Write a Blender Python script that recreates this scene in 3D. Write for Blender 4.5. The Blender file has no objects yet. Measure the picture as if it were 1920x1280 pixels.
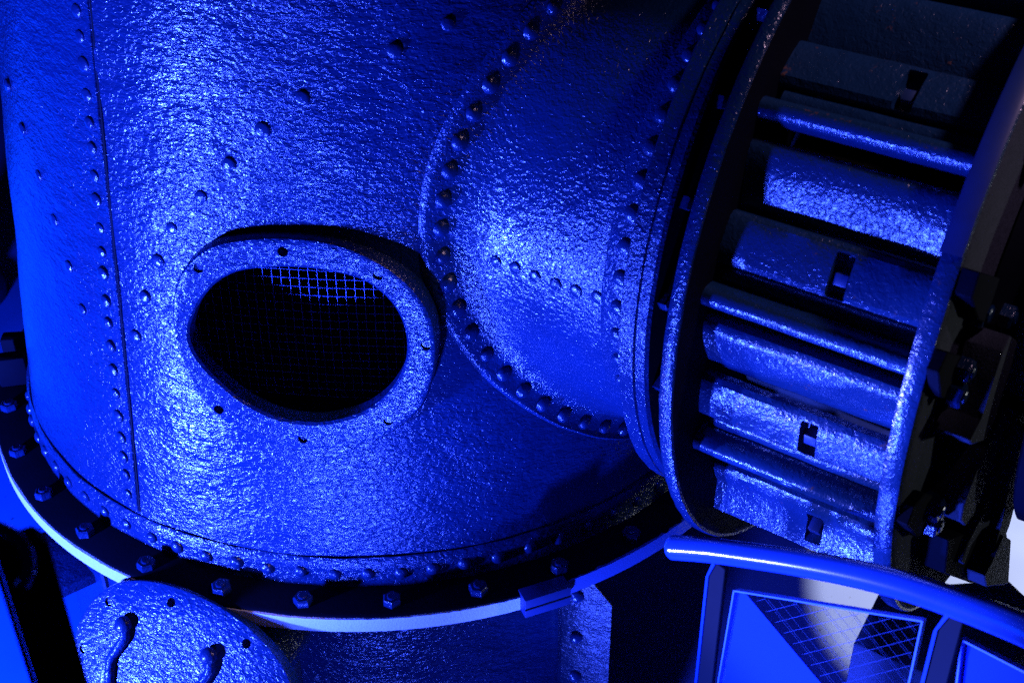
import bpy, bmesh, math, random
from mathutils import Vector as V, Matrix, Quaternion, noise
random.seed(7)
S = bpy.context.scene
COL = S.collection
H = 2.6                                   # eye height above the floor

# ------------------------------------------------------------------ camera
TH, RO, F = 0.5973, 0.0091, math.exp(7.7994)
fwd = V((0, math.cos(TH), -math.sin(TH))); right0 = V((1, 0, 0)); down0 = fwd.cross(right0)
rt = math.cos(RO)*right0 + math.sin(RO)*down0
dn = -math.sin(RO)*right0 + math.cos(RO)*down0
CAM = V((0, 0, H))
cd = bpy.data.cameras.new('camera'); cam = bpy.data.objects.new('camera', cd); COL.objects.link(cam)
cd.sensor_width = 36; cd.lens = 36*F/1920; cd.clip_start = .05; cd.clip_end = 100
M = Matrix((rt, -dn, -fwd)).transposed().to_4x4(); M.translation = CAM
cam.matrix_world = M
cd.dof.use_dof = True; cd.dof.focus_distance = 2.15; cd.dof.aperture_fstop = 7.0
S.camera = cam

def ray(px, py): return ((px-960)*rt + (py-640)*dn + F*fwd).normalized()
def hit(px, py, P, N):
    d = ray(px, py); return CAM + d*((P-CAM).dot(N)/d.dot(N))
def hitz(px, py, z): return hit(px, py, V((0, 0, z)), V((0, 0, 1)))
def hitd(px, py, dist): return CAM + ray(px, py)*dist

# ------------------------------------------------------------------ machine frame
CX, CY, ZB = -.2683, 2.3844, H-1.55        # casing axis, foot of the casing shell
TP = .122
def az_dir(deg):                           # 0 = towards the viewer, negative = to the left
    t = math.radians(deg); return V((math.sin(t), -math.cos(t), 0))
def drum(deg, h, off=0.):
    return V((CX, CY, ZB+h)) + az_dir(deg)*(.75-TP*h+off)
def drum_n(deg): return (az_dir(deg)+V((0, 0, TP))).normalized()
def drum_hit(px, py, off=0.):
    q = ray(px, py); A = .75+off-TP*(H-ZB); B = -TP*q.z
    a = q.x**2+q.y**2-B*B; b = -2*(q.x*CX+q.y*CY)-2*A*B; c = CX*CX+CY*CY-A*A
    D = max(b*b-4*a*c, 0); P = CAM+q*((-b-math.sqrt(D))/(2*a))
    return math.degrees(math.atan2(P.x-CX, -(P.y-CY))), P.z-ZB
AX = V((.80939, -.58727, 0)).normalized(); MX = V((AX.y, -AX.x, 0)); UP = V((0, 0, 1))
O = V((CX, CY, H-.9951)) - .0103*V((-AX.y, AX.x, 0))
OP = O - V((0, 0, .024))                  # the pipe sits a little lower than the ring
def wheel(s, r, deg, o=O):
    t = math.radians(deg); return o + AX*s + (MX*math.cos(t)+UP*math.sin(t))*r
def wheel_n(deg):
    t = math.radians(deg); return MX*math.cos(t)+UP*math.sin(t)

# ------------------------------------------------------------------ materials
def nodes(name):
    m = bpy.data.materials.new(name); m.use_nodes = True
    nt = m.node_tree; b = nt.nodes['Principled BSDF']
    return m, nt, b
def paint(name, col, rough=.235, scale=190, bump=1., dist=.0034, stretch=(1, 1, 1.7), coarse=.8, ior=1.6, metal=0, rust=0., wet=.1):
    m, nt, b = nodes(name); N = nt.nodes.new; L = nt.links.new
    tc = N('ShaderNodeTexCoord'); mp = N('ShaderNodeMapping'); mp.inputs['Scale'].default_value = stretch
    L(tc.outputs['Object'], mp.inputs['Vector'])
    n1 = N('ShaderNodeTexNoise'); n1.inputs['Scale'].default_value = scale; n1.inputs['Detail'].default_value = 2
    n1.inputs['Roughness'].default_value = .55; n1.inputs['Distortion'].default_value = .7
    n2 = N('ShaderNodeTexNoise'); n2.inputs['Scale'].default_value = scale*.22; n2.inputs['Detail'].default_value = 3
    n3 = N('ShaderNodeTexNoise'); n3.inputs['Scale'].default_value = 5; n3.inputs['Detail'].default_value = 2
    for n in (n1, n2): L(mp.outputs['Vector'], n.inputs['Vector'])
    L(tc.outputs['Object'], n3.inputs['Vector'])
    # roughcast grain swells and fades across the plate
    mr = N('ShaderNodeMapRange'); mr.inputs['From Min'].default_value = .3; mr.inputs['From Max'].default_value = .7
    mr.inputs['To Min'].default_value = .6; mr.inputs['To Max'].default_value = 1.25; L(n3.outputs['Fac'], mr.inputs['Value'])
    mu = N('ShaderNodeMath'); mu.operation = 'MULTIPLY'; L(n1.outputs['Fac'], mu.inputs[0]); L(mr.outputs['Result'], mu.inputs[1])
    ma = N('ShaderNodeMath'); ma.operation = 'MULTIPLY_ADD'; L(n2.outputs['Fac'], ma.inputs[0]); ma.inputs[1].default_value = coarse*2.2; L(mu.outputs[0], ma.inputs[2])
    bp = N('ShaderNodeBump'); bp.inputs['Strength'].default_value = bump; bp.inputs['Distance'].default_value = dist
    L(ma.outputs[0], bp.inputs['Height']); L(bp.outputs['Normal'], b.inputs['Normal'])
    # slightly uneven paint colour
    cr = N('ShaderNodeMix'); cr.data_type = 'RGBA'; L(n2.outputs['Fac'], cr.inputs['Factor'])
    cr.inputs['A'].default_value = (*[c*.8 for c in col], 1); cr.inputs['B'].default_value = (*[c*1.2 for c in col], 1)
    src = cr.outputs['Result']
    if rust:
        n4 = N('ShaderNodeTexNoise'); n4.inputs['Scale'].default_value = 38; n4.inputs['Detail'].default_value = 6; n4.inputs['Roughness'].default_value = .75
        L(tc.outputs['Object'], n4.inputs['Vector'])
        r4 = N('ShaderNodeMapRange'); r4.inputs['From Min'].default_value = .66-.2*rust; r4.inputs['From Max'].default_value = .72-.2*rust
        L(n4.outputs['Fac'], r4.inputs['Value'])
        c2 = N('ShaderNodeMix'); c2.data_type = 'RGBA'; L(r4.outputs['Result'], c2.inputs['Factor']); L(src, c2.inputs['A'])
        c2.inputs['B'].default_value = (.12, .06, .05, 1); src = c2.outputs['Result']
    L(src, b.inputs['Base Color'])
    b.inputs['Roughness'].default_value = rough; b.inputs['IOR'].default_value = ior; b.inputs['Metallic'].default_value = metal
    mr2 = N('ShaderNodeMapRange'); mr2.inputs['To Min'].default_value = max(.08, rough-wet); mr2.inputs['To Max'].default_value = rough+wet
    L(n3.outputs['Fac'], mr2.inputs['Value']); L(mr2.outputs['Result'], b.inputs['Roughness'])
    return m
BLUE = (.0028, .020, .070)
CAST = paint('rough painted casing', BLUE, scale=90, stretch=(1, 1, 2.0), dist=.0034, coarse=.6)
CASTX = paint('rough painted fittings', BLUE, scale=150, coarse=.5, dist=.0013)
PIPE = paint('rough painted pipe', BLUE, scale=135, stretch=(1, 1, 1.2), coarse=.5, dist=.0026)
COVER = paint('coarse painted cover', (.004, .028, .10), scale=95, bump=1., coarse=.4, dist=.0028, rough=.24, ior=1.45)
DARK = paint('dull painted steel', (.010, .025, .06), rough=.42, scale=210, bump=.6)
FLAT = paint('dull flange face', (.0008, .0016, .006), rough=.75, ior=1.15, scale=160, bump=.25, dist=.001)
VANE = paint('painted vane', (.006, .028, .085), rough=.25, ior=1.6, scale=160, stretch=(1, 1, 1), bump=1., dist=.0014, rust=.12)
VANES = paint('painted bar', (.006, .028, .085), rough=.22, ior=1.6, scale=170, stretch=(1, 1, 1), bump=1., dist=.0011, rust=.1)
DULL = paint('matt painted plate', (.0015, .008, .026), rough=.4, ior=1.35, dist=.0026, scale=110, bump=1.)
GRIT = paint('gritty dark iron', (.022, .028, .045), rough=.75, ior=1.3, dist=.0012, scale=330, bump=1., stretch=(1, 1, 1))
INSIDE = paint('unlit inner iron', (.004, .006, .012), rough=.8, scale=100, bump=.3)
def plain(name, col, rough=.4, metal=0, scale=60, var=.15, bump=.1):
    m, nt, b = nodes(name); N = nt.nodes.new; L = nt.links.new
    tc = N('ShaderNodeTexCoord'); n = N('ShaderNodeTexNoise'); n.inputs['Scale'].default_value = scale; n.inputs['Detail'].default_value = 5
    L(tc.outputs['Object'], n.inputs['Vector'])
    mx = N('ShaderNodeMix'); mx.data_type = 'RGBA'; L(n.outputs['Fac'], mx.inputs['Factor'])
    mx.inputs['A'].default_value = (*[c*(1-var) for c in col], 1); mx.inputs['B'].default_value = (*[min(1, c*(1+var)) for c in col], 1)
    L(mx.outputs['Result'], b.inputs['Base Color']); b.inputs['Roughness'].default_value = rough; b.inputs['Metallic'].default_value = metal
    bp = N('ShaderNodeBump'); bp.inputs['Strength'].default_value = bump; bp.inputs['Distance'].default_value = .001
    L(n.outputs['Fac'], bp.inputs['Height']); L(bp.outputs['Normal'], b.inputs['Normal'])
    return m
RAIL = plain('satin rail enamel', (.012, .06, .36), rough=.17, scale=300, bump=.03); RAIL.node_tree.nodes['Principled BSDF'].inputs['IOR'].default_value = 2.0
POST = plain('post enamel', (.01, .03, .12), rough=.45)
BLACK = plain('black enamel', (.003, .004, .009), rough=.75); BLACK.node_tree.nodes['Principled BSDF'].inputs['Specular IOR Level'].default_value = .12
BROWN = plain('rusty edge', (.10, .05, .03), rough=.6)
RIM = plain('bare machined rim', (.78, .78, .80), rough=.5, scale=300, var=.2, bump=.8)
RIMB = plain('painted rim', (.05, .10, .30), rough=.45, scale=400, var=.2, bump=.6)
WIRE = plain('galvanised wire', (.16, .3, .8), rough=.4)
LATT = plain('reflected lattice line', (.05, .12, .36), rough=.5)
FILM = plain('blue reflection film', (.012, .06, .5), rough=.8, scale=9, var=.06); FILM.node_tree.nodes['Principled BSDF'].inputs['Specular IOR Level'].default_value = .1
CONC = plain('rough concrete', (.18, .21, .32), rough=.9, scale=220, var=.35, bump=.9)
def floor_mat():
    m, nt, b = nodes('smooth screed floor'); N = nt.nodes.new; L = nt.links.new
    tc = N('ShaderNodeTexCoord')
    n = N('ShaderNodeTexNoise'); n.inputs['Scale'].default_value = 7; n.inputs['Detail'].default_value = 8; L(tc.outputs['Object'], n.inputs['Vector'])
    v = N('ShaderNodeTexNoise'); v.inputs['Scale'].default_value = 42; v.inputs['Detail'].default_value = 2; L(tc.outputs['Object'], v.inputs['Vector'])
    cr = N('ShaderNodeMapRange'); cr.inputs['From Min'].default_value = .70; cr.inputs['From Max'].default_value = .73; L(v.outputs['Fac'], cr.inputs['Value'])
    mx = N('ShaderNodeMix'); mx.data_type = 'RGBA'; L(n.outputs['Fac'], mx.inputs['Factor'])
    mx.inputs['A'].default_value = (.14, .19, .50, 1); mx.inputs['B'].default_value = (.19, .25, .60, 1)
    m2 = N('ShaderNodeMix'); m2.data_type = 'RGBA'; L(cr.outputs['Result'], m2.inputs['Factor']); L(mx.outputs['Result'], m2.inputs['A'])
    m2.inputs['B'].default_value = (.06, .07, .11, 1)
    L(m2.outputs['Result'], b.inputs['Base Color']); b.inputs['Roughness'].default_value = .6
    return m
FLOOR = floor_mat()
def glass_mat():
    m = bpy.data.materials.new('clear acrylic'); m.use_nodes = True; nt = m.node_tree; nt.nodes.remove(nt.nodes['Principled BSDF'])
    N = nt.nodes.new; L = nt.links.new; out = nt.nodes['Material Output']
    t = N('ShaderNodeBsdfTransparent'); t.inputs['Color'].default_value = (.93, .95, 1, 1)
    g = N('ShaderNodeBsdfGlossy'); g.inputs['Roughness'].default_value = .03
    mx = N('ShaderNodeMixShader'); mx.inputs[0].default_value = .05; L(t.outputs[0], mx.inputs[1]); L(g.outputs[0], mx.inputs[2])
    L(mx.outputs[0], out.inputs['Surface']); return m
GLASS = glass_mat()
EDGE = plain('acrylic edge', (.08, .2, .6), rough=.3)

# ------------------------------------------------------------------ object helpers
ROOTLOC = {}
def thing(name, label, cat, loc, group=None):
    o = bpy.data.objects.new(name, None); COL.objects.link(o); o.location = loc; o.empty_display_size = .1
    o['label'] = label; o['category'] = cat
    if group: o['group'] = group
    ROOTLOC[o] = V(loc); return o
def smooth(me, ang=35):
    for p in me.polygons: p.use_smooth = True
    try: me.set_sharp_from_angle(angle=math.radians(ang))
    except Exception: pass
def obj(name, bm, mat, parent=None, ang=35, label=None, at=None):
    """Mesh built in world coordinates -> one object (local to its parent's root)."""
    bmesh.ops.recalc_face_normals(bm, faces=bm.faces)
    if all(e.is_manifold for e in bm.edges) and bm.calc_volume(signed=True) < 0: bmesh.ops.reverse_faces(bm, faces=bm.faces)
    off = at if at is not None else (ROOTLOC[parent] if parent in ROOTLOC else V((0, 0, 0)))
    bmesh.ops.translate(bm, verts=bm.verts, vec=-off)
    me = bpy.data.meshes.new(name); bm.to_mesh(me); bm.free(); smooth(me, ang)
    me.materials.append(mat)
    o = bpy.data.objects.new(name, me); COL.objects.link(o)
    if parent is not None: o.parent = parent
    else: o.location = off
    if parent is not None: ROOTLOC[o] = off
    if label: o['label'] = label
    return o
def tag(o, label, cat, group=None):
    o['label'] = label; o['category'] = cat
    if group: o['group'] = group
def place(name, mesh, mat, parent, P, n, spin=0., scale=1.):
    o = bpy.data.objects.new(name, mesh); COL.objects.link(o); o.parent = parent
    o.location = P-ROOTLOC[parent]
    q = V((0, 0, 1)).rotation_difference(n.normalized()); o.rotation_mode = 'QUATERNION'
    o.rotation_quaternion = q @ Quaternion((0, 0, 1), spin); o.scale = (scale,)*3
    ROOTLOC[o] = P
    return o
def loops(bm, rings, closed=True, cap=(False, False)):
    vs = [[bm.verts.new(p) for p in r] for r in rings]; n = len(vs[0])
    for a, b in zip(vs, vs[1:]):
        for i in range(n if closed else n-1):
            j = (i+1) % n; bm.faces.new((a[i], a[j], b[j], b[i]))
    if cap[0]: bm.faces.new(vs[0][::-1])
    if cap[1]: bm.faces.new(vs[-1])
    return vs
def prism(bm, pts, vec):
    a = [bm.verts.new(p) for p in pts]; b = [bm.verts.new(p+vec) for p in pts]; n = len(a)
    bm.faces.new(a[::-1]); bm.faces.new(b)
    for i in range(n): bm.faces.new((a[i], a[(i+1) % n], b[(i+1) % n], b[i]))
def box(bm, c, x, y, z):
    """box with centre c and half-vectors x, y, z"""
    v = [bm.verts.new(c+x*i+y*j+z*k) for i in (-1, 1) for j in (-1, 1) for k in (-1, 1)]
    for f in ((0, 1, 3, 2), (4, 6, 7, 5), (0, 4, 5, 1), (2, 3, 7, 6), (0, 2, 6, 4), (1, 5, 7, 3)): bm.faces.new([v[i] for i in f])
def bevel(bm, w, seg=2):
    bmesh.ops.bevel(bm, geom=list(bm.edges), offset=w, segments=seg, affect='EDGES', profile=.5, clamp_overlap=True)
def tube(bm, pts, r, n=16, cap=True):
    rings = []; 
    ref = V((0, 0, 1)) if abs((pts[1]-pts[0]).normalized().z) < .9 else V((1, 0, 0))
    for i, p in enumerate(pts):
        t = (pts[min(i+1, len(pts)-1)]-pts[max(i-1, 0)]).normalized()
        u = t.cross(ref).normalized(); w = u.cross(t).normalized()
        rr = r[i] if isinstance(r, (list, tuple)) else r
        rings.append([p+(u*math.cos(2*math.pi*k/n)+w*math.sin(2*math.pi*k/n))*rr for k in range(n)])
    loops(bm, rings, True, (cap, cap))
def catmull(pts, n, closed=False):
    out = []; m = len(pts)
    for i in range(m if closed else m-1):
        g = lambda k: V(pts[k % m]) if closed else V(pts[max(0, min(m-1, k))])
        p0, p1, p2, p3 = g(i-1), g(i), g(i+1), g(i+2)
        for k in range(n):
            t = k/n
            out.append(.5*((2*p1)+(p2-p0)*t+(2*p0-5*p1+4*p2-p3)*t*t+(3*p1-p0-3*p2+p3)*t**3))
    if not closed: out.append(V(pts[-1]))
    return out
def jit(p, a, sc=60): return (noise.noise(p*sc))*a
def difference(o, cutters):
    """cut mesh objects out of o, leaving one plain mesh"""
    for c in cutters:
        for solver in ('EXACT', 'FAST'):
            md = o.modifiers.new('cut', 'BOOLEAN'); md.operation = 'DIFFERENCE'; md.solver = solver; md.object = c
            bpy.context.view_layer.update()
            dg = bpy.context.evaluated_depsgraph_get()
            me = bpy.data.meshes.new_from_object(o.evaluated_get(dg)); o.modifiers.clear()
            if len(me.polygons) > .8*len(o.data.polygons): o.data = me; break
            print('boolean gave', len(me.polygons), solver)
    smooth(o.data)
    for c in cutters: bpy.data.objects.remove(c)

# shared small meshes
def dome_mesh(name, r, h, n=18):
    bm = bmesh.new(); rings = []
    for k in range(6):
        t = k/6*math.pi/2
        rings.append([V((r*math.cos(t)*math.cos(2*math.pi*i/n)*(1+.05*math.sin(3*i)), r*math.cos(t)*math.sin(2*math.pi*i/n), h*math.sin(t)**.9-(.002 if k == 0 else 0))) for i in range(n)])
    vs = loops(bm, rings); top = bm.verts.new((0, 0, h))
    for i in range(n): bm.faces.new((vs[-1][i], vs[-1][(i+1) % n], top))
    me = bpy.data.meshes.new(name); bm.to_mesh(me); bm.free(); smooth(me, 60); return me
def hex_mesh(name, r, h, n=6, washer=True):
    bm = bmesh.new()
    R = lambda rr, z: [V((rr*math.cos(2*math.pi*(i+.5)/n), rr*math.sin(2*math.pi*(i+.5)/n), z)) for i in range(n)]
    loops(bm, [R(r, -.001), R(r, h*.8), R(r*.86, h), R(r*.45, h*1.02)], True, (True, True))
    if n == 6:                                # thread end standing out of the nut
        C = lambda rr, z: [V((rr*math.cos(2*math.pi*i/12), rr*math.sin(2*math.pi*i/12), z)) for i in range(12)]
        loops(bm, [C(r*.5, h*.9), C(r*.5, h*1.18), C(r*.4, h*1.25)], True, (True, True))
    bmesh.ops.recalc_face_normals(bm, faces=bm.faces)
    me = bpy.data.meshes.new(name); bm.to_mesh(me); bm.free(); smooth(me, 25); return me
RIVET = dome_mesh('rivet', .0125, .009); RIVET.materials.append(CASTX)
BIGRIV = dome_mesh('rivet', .0135, .0105); BIGRIV.materials.append(CASTX)
FLATRIV = dome_mesh('rivet', .0108, .0042); FLATRIV.materials.append(CASTX)
HEX = hex_mesh('hex_bolt', .0155, .013); HEX.materials.append(CASTX)
SQ = hex_mesh('square_bolt', .0125, .013, 4); SQ.materials.append(CASTX)

# ================================================================== floor
bm = bmesh.new(); bmesh.ops.create_grid(bm, x_segments=1, y_segments=1, size=14); bmesh.ops.translate(bm, verts=bm.verts, vec=(0, 4, 0))
fl = obj('floor', bm, FLOOR); fl['kind'] = 'structure'

# ================================================================== riveted casing
casing = thing('riveted_casing', 'large blue lit riveted steel casing with an oval inspection opening', 'casing', (CX, CY, ZB))
# boss round the oval opening: a flat faced frame whose face is a plane of its own
BN = (az_dir(-5.5)*math.cos(math.radians(4.9))+V((0, 0, math.sin(math.radians(4.9))))).normalized()
bp0 = drum(-9, .25, .008); BP = bp0
def onb(px, py): return hit(px, py, BP, BN)
OUT = [(322, 600), (335, 520), (385, 468), (455, 449), (545, 446), (630, 458), (705, 489), (765, 532), (803, 583), (818, 640), (813, 705), (790, 765), (735, 812), (665, 838), (590, 843), (510, 833), (440, 805), (385, 760), (342, 690)]
HOLE = [(354, 630), (362, 592), (382, 556), (412, 526), (455, 508), (530, 502), (605, 508), (678, 526), (728, 562), (755, 606), (763, 650), (755, 693), (727, 738), (683, 772), (625, 790), (572, 793), (512, 781), (452, 750), (402, 708), (368, 668)]
bc = onb(562, 648)
bu = V((0, 0, 1)).cross(BN).normalized(); bv = BN.cross(bu).normalized()
def polar(pl, n=120):
    c = catmull([((onb(*q)-bc).dot(bu), (onb(*q)-bc).dot(bv), 0) for q in pl], 12, True)
    a = sorted((math.atan2(p.y, p.x), p.length) for p in c); out = []
    for i in range(n):
        t = -math.pi+2*math.pi*i/n
        j = next((k for k, x in enumerate(a) if x[0] >= t), 0); lo, hi = a[j-1], a[j]
        d = (hi[0]-lo[0]) % (2*math.pi); f = ((t-lo[0]) % (2*math.pi))/d if d else 0
        out.append((t, lo[1]+(hi[1]-lo[1])*min(1, f)))
    return out
PO, PH = polar(OUT), polar(HOLE)
def inside(pol, x, y, k=1.):
    t = math.atan2(y, x); i = int((t+math.pi)/(2*math.pi)*len(pol)) % len(pol); return math.hypot(x, y) < pol[i][1]*k
def bpt(t, r, d=0.): return bc+(bu*math.cos(t)+bv*math.sin(t))*r+BN*d
# shell with the opening left out
bm = bmesh.new(); NA, NH = 340, 120
grid = []
for j in range(NH+1):
    h = -.055+1.255*j/NH; row = []
    for i in range(NA):
        d = 360*i/NA-180; P = drum(d, h)
        w = P+drum_n(d)*(noise.noise(P*7)*.0035+noise.noise(P*24)*.0009)
        row.append(bm.verts.new(w))
    grid.append(row)
cap = bm.verts.new((CX, CY, ZB+1.2))
for j in range(NH):
    for i in range(NA):
        q = (grid[j][i], grid[j][(i+1) % NA], grid[j+1][(i+1) % NA], grid[j+1][i])
        c = sum((v.co for v in q), V())/4
        if (c-V((CX, CY, c.z))).dot(BN) > 0 and inside([(t, (a[1]*.35+b*.65)) for (t, b), a in zip(PH, PO)], (c-bc).dot(bu), (c-bc).dot(bv)): continue
        bm.faces.new(q)
for i in range(NA): bm.faces.new((grid[NH][i], grid[NH][(i+1) % NA], cap))
obj('shell', bm, CAST, casing, 80)
# frame
bm = bmesh.new()
rings = [[bpt(t, r, -.10) for t, r in PO], [bpt(t, r, -.006) for t, r in PO], [bpt(t, r-.003, -.0015) for t, r in PO], [bpt(t, r-.007, 0) for t, r in PO]]
rings += [[bpt(t, ro+(rh-ro)*k/4, 0) for (t, ro), (_, rh) in zip(PO, PH)] for k in (1, 2, 3)]
rings += [[bpt(t, r+.004, 0) for t, r in PH], [bpt(t, r, -.004) for t, r in PH], [bpt(t, r, -.034) for t, r in PH], [bpt(t, r+.02, -.05) for t, r in PH]]
vs = loops(bm, rings)
for i in range(len(vs[0])): j = (i+1) % len(vs[0]); bm.faces.new((vs[-1][i], vs[-1][j], vs[0][j], vs[0][i]))
frame = obj('opening_frame', bm, CAST, casing, 40)
cut = []
HOLES = [(530, 472, 1), (372, 503, 0), (323, 629, 1), (410, 768, 1), (568, 823, 1), (728, 789, 0), (799, 648, 0), (709, 516, 0)]
for x, y, _ in HOLES:
    bm = bmesh.new(); P = onb(x, y); tube(bm, [P-BN*.028, P+BN*.01], .0082, 18); cut.append(obj('cutter', bm, BLACK, at=ROOTLOC[casing]))
difference(frame, cut)
for x, y, open_ in HOLES:
    if not open_:
        P = onb(x, y); bm = bmesh.new(); tube(bm, [P-BN*.026, P-BN*.004], .0072, 16); obj('screw_plug', bm, CASTX, frame)
bm = bmesh.new(); tube(bm, [V((CX, CY, ZB-.085)), V((CX, CY, ZB-.07))], .69, 64); obj('light_blocking_disc', bm, INSIDE, casing)  # closing disc added to keep floor light out of the shell
# wire screen behind the opening
bm = bmesh.new(); sc = bc-BN*.20
for k in range(-17, 18):
    x = k*.0158; c0 = sc+bu*x
    tube(bm, [c0+bv*y-BN*(.25*x*x+.3*max(0, -.05-y)**2) for y in (-.22, -.1, .02, .1, .16)], .0006, 5)
for k in range(-14, 11):
    y = k*.0158; c0 = sc+bv*y
    tube(bm, [c0+bu*x-BN*(.25*x*x+.3*max(0, -.05-y)**2-.0018) for x in (-.28, -.14, 0, .14, .28)], .0006, 5)
obj('wire_screen', bm, WIRE, casing, 60)
# lap seam: plate edge with a dark gap
bm = bmesh.new(); rows = []
for j in range(80):
    h = .004+1.15*j/79; d = -32.0+.12*math.sin(h*5)
    w = .0035+jit(drum(d, h), .0015, 30)
    rows.append([drum(d-.62, h, .0), drum(d-.60, h, w), drum(d-.15, h, w+.0006), drum(d-.03, h, w-.001), drum(d, h, -.006)])
loops(bm, rows, False); obj('lap_seam', bm, CAST, casing, 50)
bm = bmesh.new(); rows = [[drum(-32.03, .004+1.15*j/40, .0018), drum(-31.72, .004+1.15*j/40, .0018)] for j in range(41)]
loops(bm, rows, False); obj('seam_gap', bm, BLACK, casing)
# riveted foot band, groove above it
RB = .7585
def ringpts(r, z, n=240, w=0.): return [V((CX, CY, z))+az_dir(360*i/n)*(r+(noise.noise(V((i*.35, z*90, r*40)))*w)) for i in range(n)]
bm = bmesh.new(); z0 = ZB-.061
loops(bm, [ringpts(.73, ZB-.012), ringpts(RB-.004, ZB-.003, w=.003), ringpts(RB+.0015, ZB-.010, w=.002), ringpts(RB+.001, ZB-.03, w=.0015), ringpts(RB+.002, z0+.008, w=.002), ringpts(RB+.005, z0-.001, w=.003)])
obj('foot_band', bm, CAST, casing, 60)
# foot flange, its rim in two halves
R2 = .8332
bm = bmesh.new()
loops(bm, [ringpts(.70, z0), ringpts(R2-.006, z0, w=.001), ringpts(R2-.001, z0-.003, w=.003), ringpts(R2-.003, z0-.012, w=.001), ringpts(R2-.003, z0-.036), ringpts(R2-.008, z0-.038), ringpts(.45, z0-.038)])
obj('foot_flange', bm, FLAT, casing, 40)
def rimseg(a0, a1, name, mat, lab, t0=.006):
    bm = bmesh.new(); n = int((a1-a0)*1.5); rows = []
    for i in range(n+1):
        d = a0+(a1-a0)*i/n; q = az_dir(d); C = V((CX, CY, z0))
        e1 = noise.noise(V((d*1.7, 3, 1)))*.0016+noise.noise(V((d*6, 3, 1)))*.001; e2 = noise.noise(V((d*1.4, 8, 2)))*.001
        rows.append([C+q*(R2-.004)-UP*(t0+e1), C+q*(R2+.0012)-UP*(t0+.001+e1), C+q*(R2+.0018)-UP*(.02), C+q*(R2+.0012)-UP*(.0355+e2), C+q*(R2-.004)-UP*(.037)])
    loops(bm, rows, False); o = obj(name, bm, mat, casing, 50); o['label'] = lab; return o
rimseg(-66, 19.5, 'bare_rim', RIM, 'bright bare metal rim of the flange')
rimseg(-150, -66.5, 'painted_rim', RIMB, 'rear blue painted rim of the flange', .004)
rimseg(25.5, 120, 'painted_rim', RIMB, 'blue painted rim of the flange', .002)
# joint block on the flange where the halves meet
bm = bmesh.new(); q = az_dir(22.5); tq = V((-q.y, q.x, 0))
cjb = V((CX, CY, z0-.018))+q*(R2+.004)
box(bm, cjb, q*.016, tq*.043, UP*.0205); bevel(bm, .0015)
jb = obj('joint_block', bm, POST, casing, 30)
bm = bmesh.new(); box(bm, cjb+q*.0165-UP*.001, q*.0008, tq*.0432, UP*.0011); obj('joint_gap', bm, BLACK, jb)
# lugs at the far left of the flange
for d in (-79, -84.5):
    bm = bmesh.new(); q = az_dir(d); box(bm, V((CX, CY, z0+.035))+q*.795, q*.03, V((-q.y, q.x, 0))*.017, UP*.034); bevel(bm, .004); obj('flange_lug', bm, FLAT, casing)
# bolts on the flange
for d in (-83, -72.4, -61, -49.9, -39.3, -28.1, -17, -6.5, 4.3, 14.9, 25.6, 36.6, 47):
    place('hex_bolt', HEX, None, casing, V((CX, CY, z0))+az_dir(d)*.804, UP+V((random.uniform(-.05, .05), random.uniform(-.05, .05), 0)), random.uniform(0, 1), random.uniform(1.04, 1.18))
# rivets of the band
BR = [(52, 742), (53, 768), (59, 790), (70, 820), (87, 845), (107, 875), (133, 900), (167, 928), (200, 955), (242, 978), (285, 1005), (333, 1023), (387, 1040), (442, 1055), (502, 1062), (564, 1070), (627, 1075), (690, 1075), (752, 1070), (812, 1065), (870, 1052), (933, 1040), (993, 1025), (1048, 1007), (1100, 985), (1150, 963), (1195, 937), (1235, 910)]
for i, (x, y) in enumerate(BR):
    d = -75+4.62*i if i < 4 else None
    P = hitz(x, y, ZB-.034); d = math.degrees(math.atan2(P.x-CX, -(P.y-CY)))
    place('rivet', RIVET, None, casing, V((CX, CY, ZB-.034+random.uniform(-.002, .002)))+az_dir(d)*(RB+.001), az_dir(d), random.random()*6, random.uniform(.9, 1.05))
# rivets beside the seam and the row round the throat
SRV = [(139, -20), (145, 20), (151, 68), (158, 120), (164, 178), (168, 230), (173, 278), (178, 330), (181, 375), (188, 428), (191, 473), (193, 513), (198, 565), (202, 606), (207, 650), (212, 694), (217, 738), (222, 780), (227, 820), (231, 856), (235, 890), (240, 926)]
SC = [(840, 45), (740, 95), (567, 183), (493, 243), (430, 307), (377, 368), (323, 427), (297, 489), (272, 556), (255, 630), (15, 160), (43, 242), (74, 330), (103, 413), (130, 500), (155, 580)]
for x, y in SRV+SC:
    d, h = drum_hit(x, y); place('rivet', FLATRIV, None, casing, drum(d, h, .001), drum_n(d), random.random()*6, random.uniform(.9, 1.15))

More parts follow.
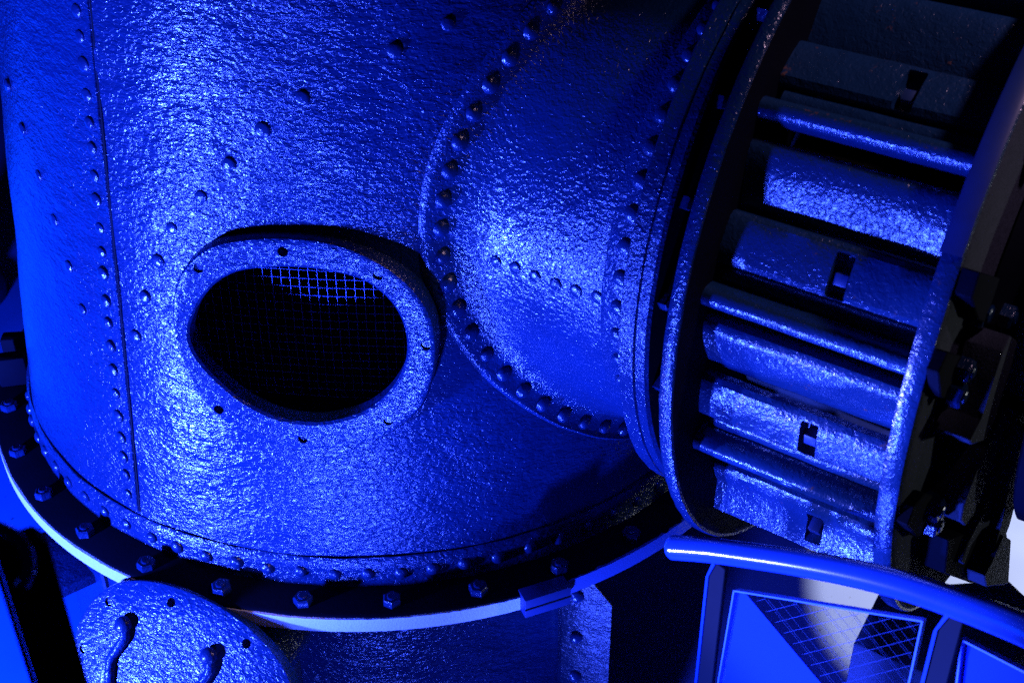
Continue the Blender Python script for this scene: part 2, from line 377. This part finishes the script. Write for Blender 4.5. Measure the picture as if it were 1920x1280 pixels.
# ================================================================== branch pipe
pipe = thing('branch_pipe', 'short riveted pipe branching off the casing to the vane ring', 'pipe', OP+AX*.5)
def s_drum(r, deg):
    n = wheel_n(deg); lo, hi = .1, .9
    for _ in range(40):
        s = (lo+hi)/2; P = OP+AX*s+n*r; R = .75-TP*(P.z-ZB)
        if math.hypot(P.x-CX, P.y-CY) > R: hi = s
        else: lo = s
    return lo
NP = 200; RP = .402; RS = .458
def ploop(r, fs, w=0.): return [OP+AX*fs(360*i/NP)+wheel_n(360*i/NP)*(r+noise.noise(V((i*.3, r*60, 4)))*w) for i in range(NP)]
bm = bmesh.new()
loops(bm, [ploop(RS, lambda d: s_drum(RS, d)-.012), ploop(RS, lambda d: s_drum(RS, d)+.011, .002), ploop(RS-.003, lambda d: s_drum(RS, d)+.015, .0015),
           ploop(.448, lambda d: s_drum(.448, d)+.0115), ploop(.43, lambda d: s_drum(.43, d)+.0105), ploop(.424, lambda d: s_drum(.424, d)+.012), ploop(.413, lambda d: s_drum(.413, d)+.022),
           ploop(.406, lambda d: s_drum(.406, d)+.037), ploop(RP, lambda d: max(s_drum(RP, d)+.06, .56)), ploop(RP, lambda d: max(s_drum(RP, d)+.075, .60)),
           ploop(RP, lambda d: .80), ploop(RP, lambda d: .88)])
obj('neck', bm, PIPE, pipe, 50)
bm = bmesh.new(); w = .0015
loops(bm, [ploop(RP-.002, lambda d: .793), ploop(RP+.006, lambda d: .794, w), ploop(RP+.008, lambda d: .798, w), ploop(RP+.011, lambda d: .83), ploop(RP+.014, lambda d: .868)])
obj('collar', bm, PIPE, pipe, 50)
def wloop(r, s, w=0., n=NP): return [wheel(s+(noise.noise(V((i*.5, r*50, s*70)))*w*.5), r+noise.noise(V((i*.4, r*60, s*50)))*w, 360*i/n) for i in range(n)]
bm = bmesh.new()
loops(bm, [wloop(.40, .866), wloop(.477, .866, .002), wloop(.484, .871, .002), wloop(.4835, .893, .001), wloop(.479, .8945), wloop(.479, .8965), wloop(.4842, .898, .0015), wloop(.4842, .912, .0015), wloop(.479, .916)])
obj('end_flange', bm, PIPE, pipe, 40)
bm = bmesh.new(); loops(bm, [wloop(.4795, .9155), wloop(.478, .9165), wloop(.33, .9165)]); obj('bolting_face', bm, FLAT, pipe, 40)  # separate face kept near black: the gap's shade is in its colour
for d in range(0, 360, 6):
    dd = d-64.5
    if -70 < dd < 62:
        place('rivet', BIGRIV, None, pipe, OP+AX*(s_drum(.437, dd)+.0095)+wheel_n(dd)*.437, (AX+wheel_n(dd)*.25).normalized(), random.random()*6, random.uniform(.9, 1.06))
for x, y in [(893, 478), (930, 490), (966, 502), (1003, 518), (1042, 532), (1080, 545), (1120, 557)]:
    q = ray(x, y); cr = q.cross(AX); a = 1e9
    # point of the ray on the pipe's surface
    w0 = CAM-OP; qp = q-AX*q.dot(AX); wp = w0-AX*w0.dot(AX); A, B, C = qp.dot(qp), 2*qp.dot(wp), wp.dot(wp)-RP*RP
    P = CAM+q*((-B-math.sqrt(max(0, B*B-4*A*C)))/(2*A)); n = P-OP; n -= AX*n.dot(AX)
    place('rivet', FLATRIV, None, pipe, P, n, random.random()*6, 1.0)
for k in range(-9, 13):
    d = 2.2+6.55*k
    place('rivet', RIVET, None, pipe, OP+AX*(.826-.0001*d)+wheel_n(d)*(RP+.009), wheel_n(d), random.random()*6, 1.05)
for d in (-44, -27, -9.5, 7.5, 24.7, 41.8, 59):
    place('square_bolt', SQ, None, pipe, wheel(.9165, .459, d), AX, math.radians(d)+random.uniform(-.3, .3), random.uniform(.95, 1.1))

# ================================================================== guide vane ring
ring = thing('guide_vane_ring', 'dark ring of slotted guide vanes between two blue rimmed flanges', 'turbine part', O+AX*1.14)
def disc(rs, name, mat, parent, n=NP, ang=40):
    bm = bmesh.new(); loops(bm, [wloop(r, s, w) for r, s, w in rs]); return obj(name, bm, mat, parent, ang)
disc([(.34, .9175, 0), (.37, .918, 0), (.37, .964, 0)], 'spacer_drum', FLAT, ring)  # near black as well, so the gap stays dark
disc([(.38, .9645, 0), (.528, .9645, .001), (.5355, .968, .002), (.536, .981, .002), (.531, .9855, .0015), (.52, .9855, 0), (.34, .9855, 0)], 'inner_rim', FLAT, ring)
disc([(.36, 1.2665, 0), (.513, 1.2665, .001), (.5225, 1.270, .002), (.523, 1.290, .002), (.517, 1.2945, .001), (.50, 1.2945, 0), (.05, 1.2945, 0)], 'outer_rim', GRIT, ring)
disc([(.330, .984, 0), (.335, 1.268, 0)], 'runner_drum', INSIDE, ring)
def band(s0, s1, r, name, mat, n=NP, a0=0, a1=360, th=.005):
    bm = bmesh.new(); N = int(abs(a1-a0)/1.8); rows = []
    for i in range(N+1):
        d = a0+(a1-a0)*i/N; e = noise.noise(V((d*.4, s0*30, 2)))*.0018
        rows.append([wheel(s0-.0005, r-th, d), wheel(s0, r+e, d), wheel(s0+.004, r+.002+e, d), wheel(s1-.004, r+.002+e, d), wheel(s1, r+e, d), wheel(s1+.0005, r-th, d)])
    loops(bm, rows, False); return obj(name, bm, mat, ring, 50)
band(.9665, .9845, .5365, 'rim_facing', PIPE)
band(1.2685, 1.2925, .5235, 'rim_facing', VANE)
band(1.266, 1.292, .5265, 'rim_strap', POST, a0=29, a1=80, th=.012)
S0, S1 = .9858, 1.2662
def slab(name, prof, mat, lab=None, s0=S0, s1=S1, n=40, amp=.0012, taper=0.):
    """profile = [(radius, angle)] swept along the axis with a little foundry unevenness"""
    bm = bmesh.new(); rings = []
    for k in range(n+1):
        s = s0+(s1-s0)*k/n
        rings.append([wheel(s, r+noise.noise(V((s*22, a*.25, r*9)))*amp+taper*(s-s0), a) for r, a in prof])
    loops(bm, rings, True, (True, True)); return obj(name, bm, mat, ring, 42, lab)
def rounded(rc, ac, wr, wa, n=24, p=2.6):
    """superellipse profile: half thickness wr in radius, wa (degrees) in angle"""
    out = []
    for i in range(n):
        t = 2*math.pi*i/n; c, s_ = math.cos(t), math.sin(t)
        out.append((rc+wr*math.copysign(abs(c)**(2/p), c), ac+wa*math.copysign(abs(s_)**(2/p), s_)))
    return out
for k in range(-5, 5):
    f = 12.0+30.2*k
    if not -110 < f < 118: continue
    slab('stay_bar', rounded(.462, f, .026, 1.9, p=2.3), VANES, s0=S0-.0)
    # convex gate below the bar
    if not -30 < f < -10: slab('guide_vane', [(.455, f-4.3), (.464, f-4.7), (.4675, f-5.6), (.466, f-7), (.4605, f-9), (.4525, f-11), (.444, f-12.9), (.437, f-14.8), (.428, f-16.0), (.41, f-14.8), (.40, f-8), (.43, f-5)], VANE)
    # slotted plate above the bar
    top, bot = f+13.8, f+5.0
    if -60 < f < -40: top, bot = f+17.0, f+5.5
    ex = .034 if -60 < f < -40 else 0.
    pl = slab('slotted_plate', [(.440, top+.2), (.450, top), (.4565, top-.8), (.4605, top-3), (.463, top-5.5), (.464+ex, bot+1.2), (.459+ex, bot+.2), (.446, bot), (.43, bot+1.5), (.428, top-2)], VANE)
    sm, am = 1.146, (top+bot)/2-.2
    bm = bmesh.new(); n = wheel_n(am); tq = AX.cross(n)
    box(bm, wheel(sm, .462+ex*.5, am-.3), AX*.0125, tq*(.029 if top-bot < 10 else .026), n*.024); bevel(bm, .003)
    difference(pl, [obj('cutter', bm, BLACK, at=ROOTLOC[ring])])
    bm = bmesh.new(); box(bm, wheel(sm+.001, .446+ex*.6, am-.9), AX*.0088, tq*.008, n*.010); bevel(bm, .0015); obj('locating_pin', bm, POST, pl)
    slab('plate_lip', rounded(.446+ex*.8, f+3.2, .0095, 1.5, p=2.4), VANE, s0=S0+.01)
# pivot nuts and links on the outer face
for d, r in ((21, .40), (6.5, .392), (1.5, .388), (-20, .415), (-24, .386), (-60, .43), (50, .41), (-85, .43)):
    place('hex_bolt', HEX, None, ring, wheel(1.2945, r, d), AX, random.random(), 1.5)

# ================================================================== regulating gear outside the ring
gear = thing('regulating_gear', 'dark unlit regulating gear with curved ribs on the outer side of the vane ring', 'turbine part', O+AX*1.34)
def onw(px, py, s): return hit(px, py, O+AX*s, AX)
def rib(pts, s=1.345, depth=.045, mat=GRIT, name='curved_rib'):
    bm = bmesh.new(); prism(bm, [onw(x, y, s) for x, y in pts], -AX*depth); bevel(bm, .0015, 1); return obj(name, bm, mat, gear, 30)
disc([(.02, 1.2955, 0), (.335, 1.2955, 0), (.34, 1.298, .001), (.335, 1.315, 0), (.02, 1.3155, 0)], 'cover_disc', FLAT, gear)
rib([(1896, 630), (1908, 640), (1888, 720), (1868, 780), (1846, 826), (1822, 834), (1818, 826), (1840, 786), (1862, 716), (1880, 660)])
rib([(1880, 775), (1890, 780), (1872, 840), (1850, 905), (1828, 960), (1810, 986), (1802, 975), (1808, 945), (1828, 893), (1838, 868), (1848, 842)])
rib([(1912, 770), (1922, 775), (1896, 850), (1874, 915), (1860, 945), (1855, 985), (1842, 990), (1822, 1020), (1808, 1058), (1803, 1054), (1818, 1012), (1838, 975), (1858, 920), (1880, 860)])
rib([(1925, 800), (1940, 820), (1915, 900), (1893, 985), (1873, 1034), (1864, 1030), (1880, 975), (1893, 905)], 1.36, .05)
rib([(1882, 1003), (1896, 1012), (1891, 1094), (1850, 1100), (1846, 1080), (1862, 1050)], 1.365, .03, name='bearing_lug')
rib([(1838, 510), (1870, 520), (1905, 545), (1925, 575), (1905, 600), (1880, 590), (1862, 612), (1835, 600), (1822, 560)], 1.315, .02, FLAT, 'link_arm')
rib([(1736, 925), (1752, 930), (1765, 965), (1758, 985), (1720, 1008), (1702, 985), (1715, 950)], 1.31, .015, FLAT, 'link_arm')
rib([(1778, 660), (1806, 668), (1806, 712), (1790, 755), (1764, 745), (1760, 700)], 1.31, .015, FLAT, 'link_arm')
rib([(1778, 1012), (1810, 1000), (1850, 985), (1888, 1000), (1892, 1060), (1884, 1098), (1820, 1092), (1772, 1075)], 1.335, .035, FLAT, 'bearing_pedestal')
disc([(.02, 1.382, 0), (.335, 1.382, .001), (.341, 1.386, .001), (.34, 1.402, .001), (.33, 1.405, 0), (.02, 1.405, 0)], 'hub_flange', FLAT, gear)
disc([(.20, 1.31, 0), (.20, 1.39, 0)], 'hub', DARK, gear)
for x, y, s in ((1880, 590, 1.316), (1745, 950, 1.311), (1785, 735, 1.311), (1742, 978, 1.311), (1800, 690, 1.311), (1765, 918, 1.2956), (1788, 925, 1.2956)):
    place('hex_bolt', HEX, None, gear, onw(x, y, s), AX, random.random(), 1.1)

# ================================================================== lower casing under the flange
lower = thing('lower_casing', 'blue lower casing wall with a riveted corner plate under the flange', 'casing', (CX, CY, 0))
zt = z0-.0385
bm = bmesh.new(); rows = []
for d in [-125+2.5*i for i in range(62)]+[29.4]:
    C = V((CX, CY, 0)); e = jit(C+az_dir(d)*.8, .002, 9)
    rows.append([C+az_dir(d)*(.766+e)+UP*(zt-.001), C+az_dir(d)*(.766+e)+UP*.9, C+az_dir(d)*(.768+e)+UP*.55, C+az_dir(d)*.77+UP*.002])
b0 = az_dir(29.8)
for rr in (.70, .5, .3): rows.append([V((CX, CY, 0))+b0*rr+UP*z for z in (zt-.001, .9, .55, .002)])
loops(bm, rows, False); obj('wall', bm, CAST, lower, 50)
bm = bmesh.new(); C = V((CX, CY, 0)); tq = V((b0.y*-1, b0.x, 0))
pa, pb = C+az_dir(26.8)*.772, C+az_dir(31.6)*.838
nn = az_dir(28.7)
zc = zt-.002
prism(bm, [pa+UP*.01, pb+UP*.01, pb+UP*(zc-.052), pb+(pa-pb)*.42+UP*zc, pa+UP*zc], nn*.012); bevel(bm, .002, 1)
cp = obj('corner_plate', bm, DULL, lower, 30)
for z in (zt-.045, zt-.15, zt-.255, zt-.36):
    place('rivet', RIVET, None, cp, pa+(pb-pa)*.32+UP*z+nn*.012, nn, 0, 1.1)
bm = bmesh.new(); prism(bm, [C+az_dir(-43)*.767+UP*.3, C+az_dir(-42.0)*.767+UP*.3, C+az_dir(-42.0)*.767+UP*zt, C+az_dir(-43)*.767+UP*zt], az_dir(-42.5)*.006)
obj('wall_seam', bm, DARK, lower)
bm = bmesh.new(); box(bm, C+az_dir(-53)*.80+UP*(zt-.165), az_dir(-53)*.05, V((-az_dir(-53).y, az_dir(-53).x, 0))*.09, UP*.012); bevel(bm, .003); obj('side_ledge', bm, CAST, lower)
bm = bmesh.new(); box(bm, C+az_dir(-10)*.78+UP*(zt-.15), az_dir(-10)*.016, V((-az_dir(-10).y, az_dir(-10).x, 0))*.012, UP*.145); bevel(bm, .003); obj('side_stiffener', bm, DARK, lower)

# ================================================================== oval cover plate in front
KN = (az_dir(-22)*.90+UP*.70).normalized()
KP = hitz(330, 1100, z0-.01); KP = V((CX, CY, 0))+az_dir(-26)*.8685+UP*(z0-.035)
cover = thing('oval_cover_plate', 'glittering blue oval cover plate with hooked studs below the flange', 'cover plate', KP)
def onk(px, py): return hit(px, py, KP, KN)
outl = [(140, 1195), (150, 1160), (180, 1117), (222, 1091), (275, 1088), (335, 1102), (400, 1130), (455, 1166), (500, 1209), (530, 1248), (548, 1290), (552, 1340), (520, 1400), (440, 1440), (340, 1440), (240, 1410), (170, 1350), (142, 1270)]
K3 = catmull([onk(*q) for q in outl], 8, True)
kc = sum(K3, V())/len(K3)
bm = bmesh.new()
loops(bm, [[p-KN*.030 for p in K3], [p-KN*.003 for p in K3], [p+(kc-p)*.008-KN*.0006 for p in K3], [p+(kc-p)*.02 for p in K3], [p+(kc-p)*.4+KN*.001 for p in K3], [p+(kc-p)*.8 for p in K3]], True, (True, True))
kp = obj('plate', bm, COVER, cover, 40)
cut = []
KH = [(321, 1129), (462, 1206), (205, 1127), (157, 1215)]
for i, (x, y) in enumerate(KH):
    bm = bmesh.new(); P = onk(x, y); tube(bm, [P-KN*.02, P+KN*.01], .0085, 16); cut.append(obj('cutter', bm, BLACK, at=ROOTLOC[cover]))
difference(kp, cut)
for x, y in KH[2:]:
    P = onk(x, y); bm = bmesh.new(); tube(bm, [P-KN*.018, P-KN*.003], .0075, 14); obj('screw_plug', bm, CASTX, kp)
for pts in ([(236, 1170), (238, 1192), (226, 1212), (212, 1232), (208, 1262), (207, 1300), (206, 1340)], [(396, 1228), (398, 1250), (390, 1268), (376, 1290), (366, 1330), (364, 1370)]):
    P = onk(*pts[0])
    bm = bmesh.new(); path = catmull([P-KN*.01+KN*.012]+[onk(*q)+KN*(.007-.001*i) for i, q in enumerate(pts)], 6)
    tube(bm, path, .0095, 14); h_ = obj('hook_rod', bm, COVER, cover, 60)
    place('stud_head', RIVET, None, h_, P+KN*.009, KN, 0, 1.25)
bm = bmesh.new(); back = V((CX, CY, kc.z-.02)); K4 = [kc+(p-kc)*.72-KN*.029 for p in K3]
loops(bm, [K4, [p+(back-kc)*.45 for p in K4]]); obj('nozzle', bm, CAST, cover, 60)

# ================================================================== handrail
rail = thing('handrail', 'smooth blue tubular handrail curving past the vane ring', 'handrail', hitz(1340, 1040, 0))
def rz(px): return H-1.25+.20*(px-1258)/520
RC = [(1262, 1026), (1330, 1031), (1400, 1040), (1500, 1055), (1600, 1074), (1700, 1099), (1800, 1133), (1920, 1180), (2060, 1245), (2260, 1350)]
rp = catmull([hitz(x, y, rz(x)) for x, y in RC], 8)
bm = bmesh.new(); r = .0172
t0 = (rp[0]-rp[1]).normalized()
tube(bm, [rp[0]+t0*.004]+rp, [r*.86]+[r]*len(rp), 32)
obj('rail_tube', bm, RAIL, rail, 50)
RA, RBB = hitz(1345, 1034, rz(1345)), hitz(1768, 1122, rz(1768))
rd = (RBB-RA); rd.z = 0; rd.normalize(); RN = V((rd.y, -rd.x, 0))      # towards the viewer
if RN.y > 0: RN = -RN
def onr(px, py, d=0.): return hit(px, py, RA+RN*d, RN)
def post(pts, name='post'):
    bm = bmesh.new(); P = [onr(x, y) for x, y in pts]
    bot = [V((P[-1].x, P[-1].y, 0)), V((P[0].x, P[0].y, 0))]
    prism(bm, [*P, *bot], -RN*.010); bevel(bm, .0012, 1)
    o = obj(name, bm, POST, rail, 30); return o
for c, zt_ in ((1347, 1052), (1781, 1142)):
    w = .0125
    top = hitz(c, zt_, rz(c)-.005); 
    x = onr(c, zt_+60); 
    bm = bmesh.new(); A = V((x.x, x.y, 0))
    T = rz(c)-.012
    prism(bm, [A-rd*w, A+rd*w, A+rd*w+UP*T, A-rd*(w*.2)+UP*T, A-rd*w+UP*(T-.03)], RN*.008); bevel(bm, .001, 1); obj('post', bm, BLACK, rail, 30)
    bm = bmesh.new()                                          # added strip: the bar's lit left side put in as brighter enamel
    pts = [A-rd*(w+.0045), A-rd*(w+.0002), A-rd*(w+.0002)+UP*(T-.03), A-rd*(w*.2+.001)+UP*(T-.001), A-rd*(w*.2+.006)+UP*(T-.001), A-rd*(w+.0045)+UP*(T-.034)]
    prism(bm, pts, RN*.010); obj('lit_edge_strip', bm, RAIL, rail, 30)
def panel(corners, label, film, lines):
    base = onr(*corners[3]); p = thing('acrylic_panel', label, 'panel', (base.x, base.y, 0), 'acrylic panels hung between the handrail posts')
    P = [onr(x, y) for x, y in corners]
    bm = bmesh.new(); prism(bm, P, -RN*.006); obj('sheet', bm, GLASS, p, 30)
    bm = bmesh.new()
    for a, b in zip(P, P[1:]+P[:1]):
        t = (b-a).normalized(); side = t.cross(RN).normalized()
        box(bm, (a+b)/2-RN*.003, (b-a)/2+t*.001, side*.0012, RN*.0034)
    obj('polished_edge', bm, EDGE, p, 30)
    if film:  # film stands in for the bright blue reflection on the sheet
        bm = bmesh.new(); prism(bm, [onr(x, y, -.0072) for x, y in film], -RN*.0012); obj('reflection_film', bm, FILM, p, 30)
    if lines:  # thin rods stand in for a grating mirrored in the sheet
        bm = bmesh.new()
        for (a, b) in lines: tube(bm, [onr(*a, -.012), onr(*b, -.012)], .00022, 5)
        obj('reflected_lattice', bm, LATT, p, 60)
    return p
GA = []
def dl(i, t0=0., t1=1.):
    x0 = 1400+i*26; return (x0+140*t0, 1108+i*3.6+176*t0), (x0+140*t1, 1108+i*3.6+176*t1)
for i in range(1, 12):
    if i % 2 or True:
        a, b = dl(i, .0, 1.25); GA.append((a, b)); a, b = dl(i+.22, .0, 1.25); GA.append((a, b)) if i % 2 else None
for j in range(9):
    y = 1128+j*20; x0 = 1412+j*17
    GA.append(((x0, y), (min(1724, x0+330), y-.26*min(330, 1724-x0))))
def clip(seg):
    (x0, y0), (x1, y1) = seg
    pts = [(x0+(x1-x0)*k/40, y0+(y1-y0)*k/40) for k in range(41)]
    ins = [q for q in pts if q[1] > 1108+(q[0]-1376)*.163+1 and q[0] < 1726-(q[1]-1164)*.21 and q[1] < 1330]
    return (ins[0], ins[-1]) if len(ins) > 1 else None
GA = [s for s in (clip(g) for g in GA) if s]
panel([(1376, 1107), (1729, 1164), (1690, 1345), (1335, 1345)], 'clear acrylic panel with reflections put in as film and lattice under the curved handrail', [(1378, 1109), (1398, 1112), (1592, 1343), (1337, 1343)], GA)
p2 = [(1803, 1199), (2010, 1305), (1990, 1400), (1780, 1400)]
panel(p2, 'acrylic panel with blue reflection film right of the second handrail post', [(1804, 1201), (2008, 1306), (1988, 1398), (1782, 1398)], None)

# ================================================================== concrete plinth below the vane ring
zp = .42
pts = [hitz(1652, 1102, zp), hitz(1600, 1206, zp), hitz(1652, 1228, zp), hitz(1800, 1290, zp), hitz(1990, 1180, zp), hitz(1890, 1085, zp)]
bm = bmesh.new(); prism(bm, pts, -UP*zp); bevel(bm, .006, 2)
pl = obj('concrete_plinth', bm, CONC, at=V((pts[0].x, pts[0].y, 0))); tag(pl, 'rough grey concrete plinth on the floor beneath the vane ring', 'plinth')

# ================================================================== near post at the lower left
nd = 1.02
a, b = hitd(18, 1120, nd), hitd(112, 1090, nd)
npst = thing('dark_post', 'blurred black post close by at the lower left edge', 'post', (a.x, a.y, 0))
ex = V((b.x-a.x, b.y-a.y, 0)); exn = ex.normalized(); nrm = V((exn.y, -exn.x, 0))
top = hitd(60, 935, nd).z
A0 = V((a.x, a.y, 0))
bm = bmesh.new(); prism(bm, [A0, A0+ex, A0+ex+UP*(top-.012), A0+ex*.8+UP*top, A0+UP*top], -nrm*.012); bevel(bm, .001, 1); obj('flat_bar', bm, BLACK, npst, 30)
bm = bmesh.new(); prism(bm, [A0-exn*.004, A0-exn*.0005, A0-exn*.0005+UP*top, A0-exn*.004+UP*top], -nrm*.012); obj('bar_edge', bm, BROWN, npst, 30)
bm = bmesh.new()
tube(bm, catmull([hitd(x, y, nd-.05) for x, y in [(-60, 975), (0, 990), (40, 1015), (55, 1060), (40, 1100)]], 6), .0045, 10)
o = obj('hose', bm, RAIL); tag(o, 'thin blue hose looped by the blurred black post', 'hose')

# ================================================================== background fitting at the far left
bgp = hitz(-75, 560, .002)
bg = thing('floor_valve', 'dark flanged valve standing on the floor behind the casing', 'valve', (bgp.x, bgp.y, 0))
def vcyl(r0, r1, za, zb, name, mat=DARK):
    bm = bmesh.new(); C = V((bgp.x, bgp.y, 0)); R = lambda r, z: [C+UP*z+V((math.cos(t*.2618), math.sin(t*.2618), 0))*r for t in range(24)]
    loops(bm, [R(r0, za), R(r0, zb-.004), R(r1, zb)], True, (True, True)); return obj(name, bm, mat, bg, 40)
vcyl(.17, .16, 0, .05, 'foot'); vcyl(.09, .09, .05, .30, 'body'); vcyl(.15, .15, .30, .34, 'flange'); vcyl(.15, .15, .345, .385, 'flange'); vcyl(.07, .06, .385, .62, 'bonnet'); vcyl(.12, .11, .62, .66, 'cap')
for k in range(8):
    t = k*math.pi/4; place('hex_bolt', HEX, None, bg, V((bgp.x, bgp.y, .385))+V((math.cos(t), math.sin(t), 0))*.125, UP, 0, 1.2)

# ================================================================== light
w = bpy.data.worlds.new('World'); S.world = w; w.use_nodes = True
w.node_tree.nodes['Background'].inputs['Color'].default_value = (.001, .004, .03, 1); w.node_tree.nodes['Background'].inputs['Strength'].default_value = .12
def lamp(name, kind, loc, aim, power, col, size=.06, cone=None, blend=.3):
    l = bpy.data.lights.new(name, kind); o = bpy.data.objects.new(name, l); COL.objects.link(o)
    o.location = loc; o.rotation_euler = (V(aim)-V(loc)).to_track_quat('-Z', 'Y').to_euler(); l.energy = power; l.color = col
    if kind == 'AREA': l.shape = 'DISK'; l.size = size
    else: l.shadow_soft_size = size
    if cone: l.spot_size = math.radians(cone); l.spot_blend = blend
    return o
LB = (.032, .075, 1.)
lamp('blue_floodlight_left', 'SPOT', (-1.66, .80, H-1.655), (-.68, 2.31, H-1.30), 1150, LB, .05, 80, .6)
lamp('blue_fill_vanes', 'SPOT', (-1.05, .35, H-1.80), (.82, 1.66, H-.98), 580, LB, .05, 31, .5)  # added beam to light the vanes, not a known fixture
lamp('blue_fill_rear', 'AREA', (-2.4, 3.0, H-2.2), (-.6, 2.4, H-1.2), 24, (.001, .045, 1), 1.6)  # added soft fill for the left edge of the casing
lamp('blue_floodlight_front', 'SPOT', (-.22, .74, .2), (.72, 1.62, 1.35), 340, LB, .05, 60, .5)
lamp('blue_floodlight_base', 'SPOT', (-.48, .72, .84), (-.32, 1.68, 1.42), 250, LB, .04, 50, .9)
lamp('blue_fill_low', 'SPOT', (-.25, .55, .5), (-.22, 1.62, .70), 55, LB, .05, 56, .6)  # added fill to lift the lower casing wall
lamp('blue_fill_left_floor', 'SPOT', (-1.9, 1.7, .7), (-1.65, 3.5, 0), 420, (.002, .05, 1), .1, 120, .5)  # added fill to brighten the floor at the left
lamp('blue_fill_floor', 'SPOT', (-.3, .6, .35), (.62, 2.2, 0), 330, LB, .05, 40, .7)  # added fill for the floor right of the lower casing
lamp('white_spotlight', 'SPOT', (2.6, 3.2, 2.3), (1.50, 2.62, 0), 950, (.86, .80, .58), .03, 24, .05)
lamp('white_fill_gear', 'SPOT', (2.9, 1.3, 1.3), (1.0, 1.55, 1.45), 28, (.9, .95, 1), .05, 34, .6)  # added white fill for the ribs of the regulating gear
lamp('warm_ceiling_lamp', 'SPOT', (1.5, 1.0, H+1.0), (.55, 1.50, H-.57), 110, (.8, .5, .75), .1, 20, .5)
lamp('rail_highlight_fill', 'SPOT', (-1.66, .78, H-1.63), (.40, 1.17, 1.46), 900, (.11, .15, 1), .05, 17, .5)  # extra beam beside the left floodlight, added for the rail's highlight

S.view_settings.view_transform = 'Standard'; S.view_settings.look = 'None'; S.view_settings.exposure = 0; S.view_settings.gamma = 1
S.render.engine = 'CYCLES'; S.cycles.use_denoising = False; S.cycles.max_bounces = 6; S.cycles.sample_clamp_indirect = 4
